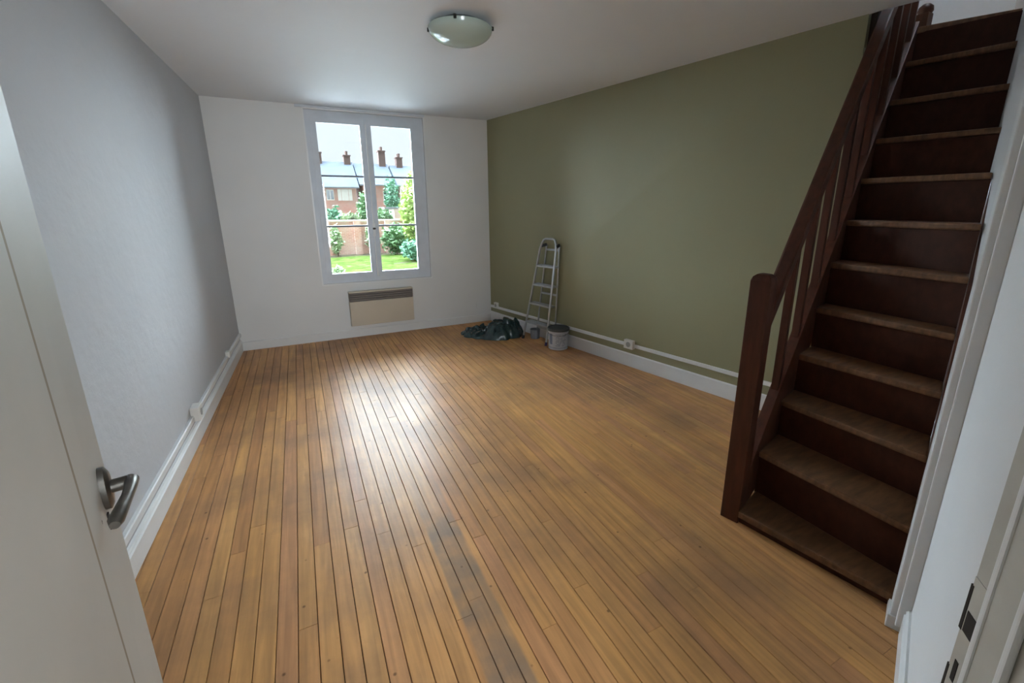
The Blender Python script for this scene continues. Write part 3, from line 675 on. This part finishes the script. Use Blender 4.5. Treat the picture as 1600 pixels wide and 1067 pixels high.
# ------------------------------------------------------------------ crumpled tarpaulin in the corner
def tarp():
    nx, ny = 84, 64; cx_, cy_ = 2.03, 4.90; vs = []
    ang = math.radians(-38); ca, sa = math.cos(ang), math.sin(ang)
    rnd = random.Random(12)
    # the cloth falls in flat facets between sharp random folds: max of many tilted planes, cell by cell
    seeds = [(rnd.uniform(-.42, .42), rnd.uniform(-.28, .28), rnd.uniform(-.55, .55), rnd.uniform(-.55, .55), rnd.uniform(-.03, .05)) for _ in range(46)]
    for j in range(ny):
        for i in range(nx):
            u = i / (nx - 1) * 2 - 1; v = j / (ny - 1) * 2 - 1
            dx = u * math.sqrt(1 - v * v / 2); dy = v * math.sqrt(1 - u * u / 2); r = math.hypot(dx, dy)
            th_ = math.atan2(dy, dx)
            wob = 1 + .12 * noise.noise(Vector((math.cos(th_) * 1.7, math.sin(th_) * 1.7, 3.1))) + .10 * noise.noise(Vector((math.cos(th_) * 5, math.sin(th_) * 5, 1.2)))
            X = dx * .40 * wob; Y = dy * .255 * wob
            qx = X + .05 * noise.noise(Vector((X * 6, Y * 6, 2))); qy = Y + .05 * noise.noise(Vector((X * 6, Y * 6, 8)))
            near_ = sorted(((qx - a) ** 2 + (qy - b) ** 2, k) for k, (a, b, *_r) in enumerate(seeds))[:2]
            fz = 0; 
            d1 = math.sqrt(near_[0][0]); d2 = math.sqrt(near_[1][0])
            a, b, sx, sy, h0 = seeds[near_[0][1]]
            fz = h0 + sx * (qx - a) + sy * (qy - b)
            crease = min(1, (d2 - d1) / .022)
            dome = max(0, 1 - r ** 3.2) ** .6
            prof_ = .105 + .085 * max(-1, min(1, dx * 1.5 + .25)) - .05 * math.exp(-((dx + .15) ** 2) / .02)
            z = .006 + dome * (prof_ + fz * .95 - .016 * (1 - crease) + .012 * noise.noise(Vector((X * 40, Y * 40, 1))))
            px = cx_ + ca * X - sa * Y; py = cy_ + sa * X + ca * Y
            px += dome * .035 * noise.noise(Vector((X * 11, Y * 11, 9))); py += dome * .035 * noise.noise(Vector((X * 11, Y * 11, 19)))
            px = min(px, rw(tfor(py), .1).x - .035)
            vs.append((px, min(py, YB - .03), max(.004, z)))
    fs = [(j * nx + i, j * nx + i + 1, (j + 1) * nx + i + 1, (j + 1) * nx + i) for j in range(ny - 1) for i in range(nx - 1)]
    n = len(vs)
    rim = [i for i in range(nx)] + [j * nx + nx - 1 for j in range(1, ny)] + [(ny - 1) * nx + i for i in range(nx - 2, -1, -1)] + [j * nx for j in range(ny - 2, 0, -1)]
    vs += [(vs[k][0], vs[k][1], 0.0) for k in rim]
    fs += [(rim[k], n + k, n + (k + 1) % len(rim), rim[(k + 1) % len(rim)]) for k in range(len(rim))]
    fs.append(tuple(n + k for k in range(len(rim)))[::-1])
    mb = MB(); mb.add(vs, fs, True); return mb
tp_ = tarp().build('tarpaulin', M_tarp); tag(tp_, 'crumpled heap of dark green tarpaulin on the floor in the far right corner', 'tarpaulin')

# ------------------------------------------------------------------ outside: garden and houses
GZ = -1.0
MB().box((-40, 5.95, GZ - .2), (60, 90, GZ)).build('ground', M_soil, kind='structure')
# lawn
nx, ny = 60, 60; vs = []
for j in range(ny):
    for i in range(nx):
        x_ = -6 + 14 * i / (nx - 1); y_ = 15.6 + 9.0 * j / (ny - 1)
        vs.append((x_, y_, GZ + .03 + .05 * noise.noise(Vector((x_ * .6, y_ * .6, 0))) + .02 * noise.noise(Vector((x_ * 3, y_ * 3, 0)))))
mb = MB().add(vs, [(j * nx + i, j * nx + i + 1, (j + 1) * nx + i + 1, (j + 1) * nx + i) for j in range(ny - 1) for i in range(nx - 1)], True)
lw = mb.build('lawn', M_grass, kind='stuff', recalc=False); lw['label'] = 'bright green lawn in the garden outside the window'; lw['category'] = 'lawn'
MB().box((-9, 5.95, GZ), (13, 15.5, GZ + .06)).build('unseen_bounce_slab', mat('pale_bounce_slab', (150, 152, 154), .85, vary=.08, spec=.0), kind='structure')  # unseen pale slab, added to bounce daylight up to the ceiling
# garden wall with piers and coping
gw = thing('garden_wall', 'old pinkish brick garden wall at the end of the lawn', 'wall', (3, 26, GZ))
MB().box((-8, 26, GZ), (14, 26.3, .78)).build('brickwork', M_brickwall, parent=gw)
MB().box((-8, 25.95, .78), (14, 26.35, .86)).build('coping', M_render, parent=gw)
for px in (-5, -1.9, 1.2, 2.75, 4.4, 7.6):
    MB().box((px, 25.8, GZ), (px + .35, 26.02, .84)).build('pier', M_brickwall, parent=gw)

def shrub(name, label, cat, c, r, n, m_, size=.12, group=None, trunk=None, seed=0):
    rnd = random.Random(seed); t = thing(name, label, cat, (c[0], c[1], GZ), group)
    mb = MB()
    for k in range(n):
        while True:
            d = Vector((rnd.uniform(-1, 1), rnd.uniform(-1, 1), rnd.uniform(-1, 1)))
            if .25 < d.length < 1: break
        d *= .75 + .35 * noise.noise(d * 2.2 + Vector((seed, 0, 0)))
        p = Vector((c[0] + d.x * r[0], c[1] + d.y * r[1], c[2] + d.z * r[2]))
        if p.z < GZ: p.z = GZ + .02
        a = Vector((rnd.uniform(-1, 1), rnd.uniform(-1, 1), rnd.uniform(-.6, .6))).normalized(); b = a.orthogonal().normalized()
        b = (b * math.cos(k) + a.cross(b) * math.sin(k)); s_ = size * rnd.uniform(.6, 1.3)
        mb.add([p - a * s_, p + b * s_ * .5, p + a * s_, p - b * s_ * .5], [(0, 1, 2, 3)])
    f = mb.build('foliage', m_, parent=t, recalc=False); f['kind'] = 'stuff'
    st_ = MB()
    rr0 = trunk or .05
    st_.tube([(c[0], c[1], GZ), (c[0] + .05, c[1], (GZ + c[2]) / 2), (c[0], c[1], c[2])], [rr0, rr0 * .7, rr0 * .4], 8)
    for k in range(5):
        an_ = k * 1.257; st_.tube([(c[0], c[1], (GZ + c[2]) / 2 + .1 * k), (c[0] + math.cos(an_) * r[0] * .5, c[1] + math.sin(an_) * r[1] * .5, c[2] + .2 * r[2])], [rr0 * .4, rr0 * .15], 6)
    st_.build('trunk', M_bark, parent=t)
    return t
G1 = 'shrubs growing along the garden wall'
S = [('blue-green shrub rising above the garden wall at the left edge of the window view', (1.9, 27.2, .55), (.75, .6, 1.3), 1100, M_leaf2, .13),
     ('low grey-green shrub spilling over the garden wall in the left casement', (2.75, 26.9, .75), (.9, .5, .62), 900, M_leaf4, .11),
     ('tall mid-green shrub over the garden wall just left of the window bolt', (3.65, 27.3, 1.2), (.7, .6, 1.45), 1200, M_leaf1, .13),
     ('mid-green shrub above the garden wall just right of the window bolt', (4.55, 27.0, .8), (.75, .5, .8), 900, M_leaf1, .12),
     ('tall blue-green shrub against the far house in the right casement', (5.85, 31.0, 2.1), (.6, .6, 1.7), 1000, M_leaf2, .12),
     ('dark green bush at the foot of the garden wall in the lower right pane', (4.7, 24.6, -.1), (.95, .7, 1.0), 1400, M_leaf1, .12),
     ('grey-green bush at the right border of the lawn', (4.85, 21.5, -.45), (.7, 1.0, .62), 1000, M_leaf2, .10),
     ('pale leafy shrub low beside the garden wall at left', (1.75, 25.2, -.1), (.42, .4, .95), 500, M_leaf4, .10),
     ('small leafy climber on the brick garden wall at centre', (3.55, 25.5, .0), (.4, .25, .8), 400, M_leaf4, .10),
     ('small pale clump of leaves growing on the lawn at left', (1.15, 17.6, -.8), (.35, .4, .28), 350, M_leaf4, .08)]
for k, (lb, c_, r_, n_, m_, sz) in enumerate(S):
    shrub('shrub', lb, 'shrub', c_, r_, n_, m_, sz, G1 if k < 5 else None, seed=k + 1)
shrub('tree', 'yellow-green tree standing at the right edge of the window view', 'tree', (5.15, 22.2, 1.0), (.75, .8, 2.1), 2600, M_leaf3, .12, trunk=.10, seed=31)
shrub('tree', 'pale green climbing tree behind the shed at the right of the window view', 'tree', (7.35, 31.3, 2.3), (.8, .8, 2.0), 1500, M_leaf3, .12, trunk=.10, seed=37)

# shed
sh = thing('garden_shed', 'small grey lean-to shed with a flat dark roof above the garden wall', 'shed', (6, 28.3, GZ))
MB().box((5.35, 27.9, GZ), (7.4, 29.6, 1.42)).build('shed_wall', M_render, parent=sh)
MB().box((4.75, 27.6, 1.42), (7.6, 29.8, 1.52)).build('shed_roof', M_shed, parent=sh)
MB().box((5.9, 27.87, -.2), (6.3, 27.9, 1.2)).build('shed_door', M_shed, parent=sh)

def house(label, x0, x1, y0, y1, eave, ridge, mw, wins, chims, hip=0.0):
    h = thing('house', label, 'house', ((x0 + x1) / 2, y0, GZ))
    MB().box((x0, y0, GZ), (x1, y1, eave)).build('wall', mw, parent=h)
    ym = (y0 + y1) / 2; o_ = .25
    MB().add([(x0 - o_, y0 - o_, eave), (x1 + o_, y0 - o_, eave), (x1 + o_, y1 + o_, eave), (x0 - o_, y1 + o_, eave), (x0 - o_ + hip, ym, ridge), (x1 + o_ - hip, ym, ridge)],
             [(0, 1, 5, 4), (1, 2, 5), (2, 3, 4, 5), (3, 0, 4), (3, 2, 1, 0)]).build('roof', M_slate, parent=h)
    MB().box((x0 - o_, y0 - o_ - .08, eave - .08), (x1 + o_, y0 - o_, eave + .02)).build('gutter', M_shed, parent=h)
    for wx, wz, ww, wh, shut in wins:
        f = MB().box((wx - ww / 2, y0 - .05, wz - wh / 2), (wx + ww / 2, y0 - .001, wz + wh / 2)).build('window', M_shut, parent=h)
        for s_ in (-1, 1):
            MB().box((wx + s_ * ww * .24 - ww * .19, y0 - .06, wz - wh * .42), (wx + s_ * ww * .24 + ww * .19, y0 - .052, wz + wh * .42)).build('pane', M_pane_far if not shut else M_shut, parent=f)
        if shut:
            for s_ in (-1, 1):
                MB().box((wx + s_ * (ww * .80) - ww * .25, y0 - .05, wz - wh / 2), (wx + s_ * (ww * .80) + ww * .25, y0 - .01, wz + wh / 2)).build('shutter', M_shut, parent=h)
    for cx_, cw, ct in chims:
        c_ = MB().box((cx_ - cw / 2, ym - .35, ridge - .9), (cx_ + cw / 2, ym + .35, ct)).build('chimney', M_tile, parent=h)
        MB().box((cx_ - cw / 2 - .05, ym - .4, ct), (cx_ + cw / 2 + .05, ym + .4, ct + .08)).build('chimney_cap', M_tile, parent=h)
        for s_ in (-1, 1):
            MB().lathe([(0, 0), (.09, 0), (.11, .3), (0, .3)], (cx_, ym + s_ * .18, ct + .08), 10).build('chimney_pot', M_tile, parent=c_)
    return h
house('red brick house with slate roof seen through the left casement', 1.55, 4.45, 38, 44, 3.02, 5.15, M_brickhouse,
      [(3.62, 2.45, .5, .85, True), (2.55, 2.45, .55, .8, False), (3.6, .2, .7, 1.0, False), (2.4, .2, .7, 1.0, False)], [(2.1, .55, 5.75), (4.3, .5, 5.60)])
house('house with slate roof and tall chimney seen through the right casement', 5.05, 7.35, 38.5, 44, 3.25, 5.10, M_brickhouse,
      [(6.9, 2.25, .6, 1.1, False), (5.6, 2.3, .55, .9, False), (6.0, .2, .7, 1.0, False)], [(7.15, .55, 6.10)])
house('pale rendered house with slate roof at the far right of the window view', 7.95, 10.6, 38, 44, 3.2, 5.0, M_render,
      [(8.4, 2.3, .55, .9, False), (9.6, 2.3, .55, .9, False)], [(8.55, .5, 5.60)])
house('grey-roofed neighbouring house beyond the left edge of the window view', -4.4, .9, 38, 44, 3.05, 5.2, M_render,
      [(.2, 2.4, .6, .9, True), (-2.0, 2.4, .6, .9, True)], [(-3.8, .55, 5.8)])
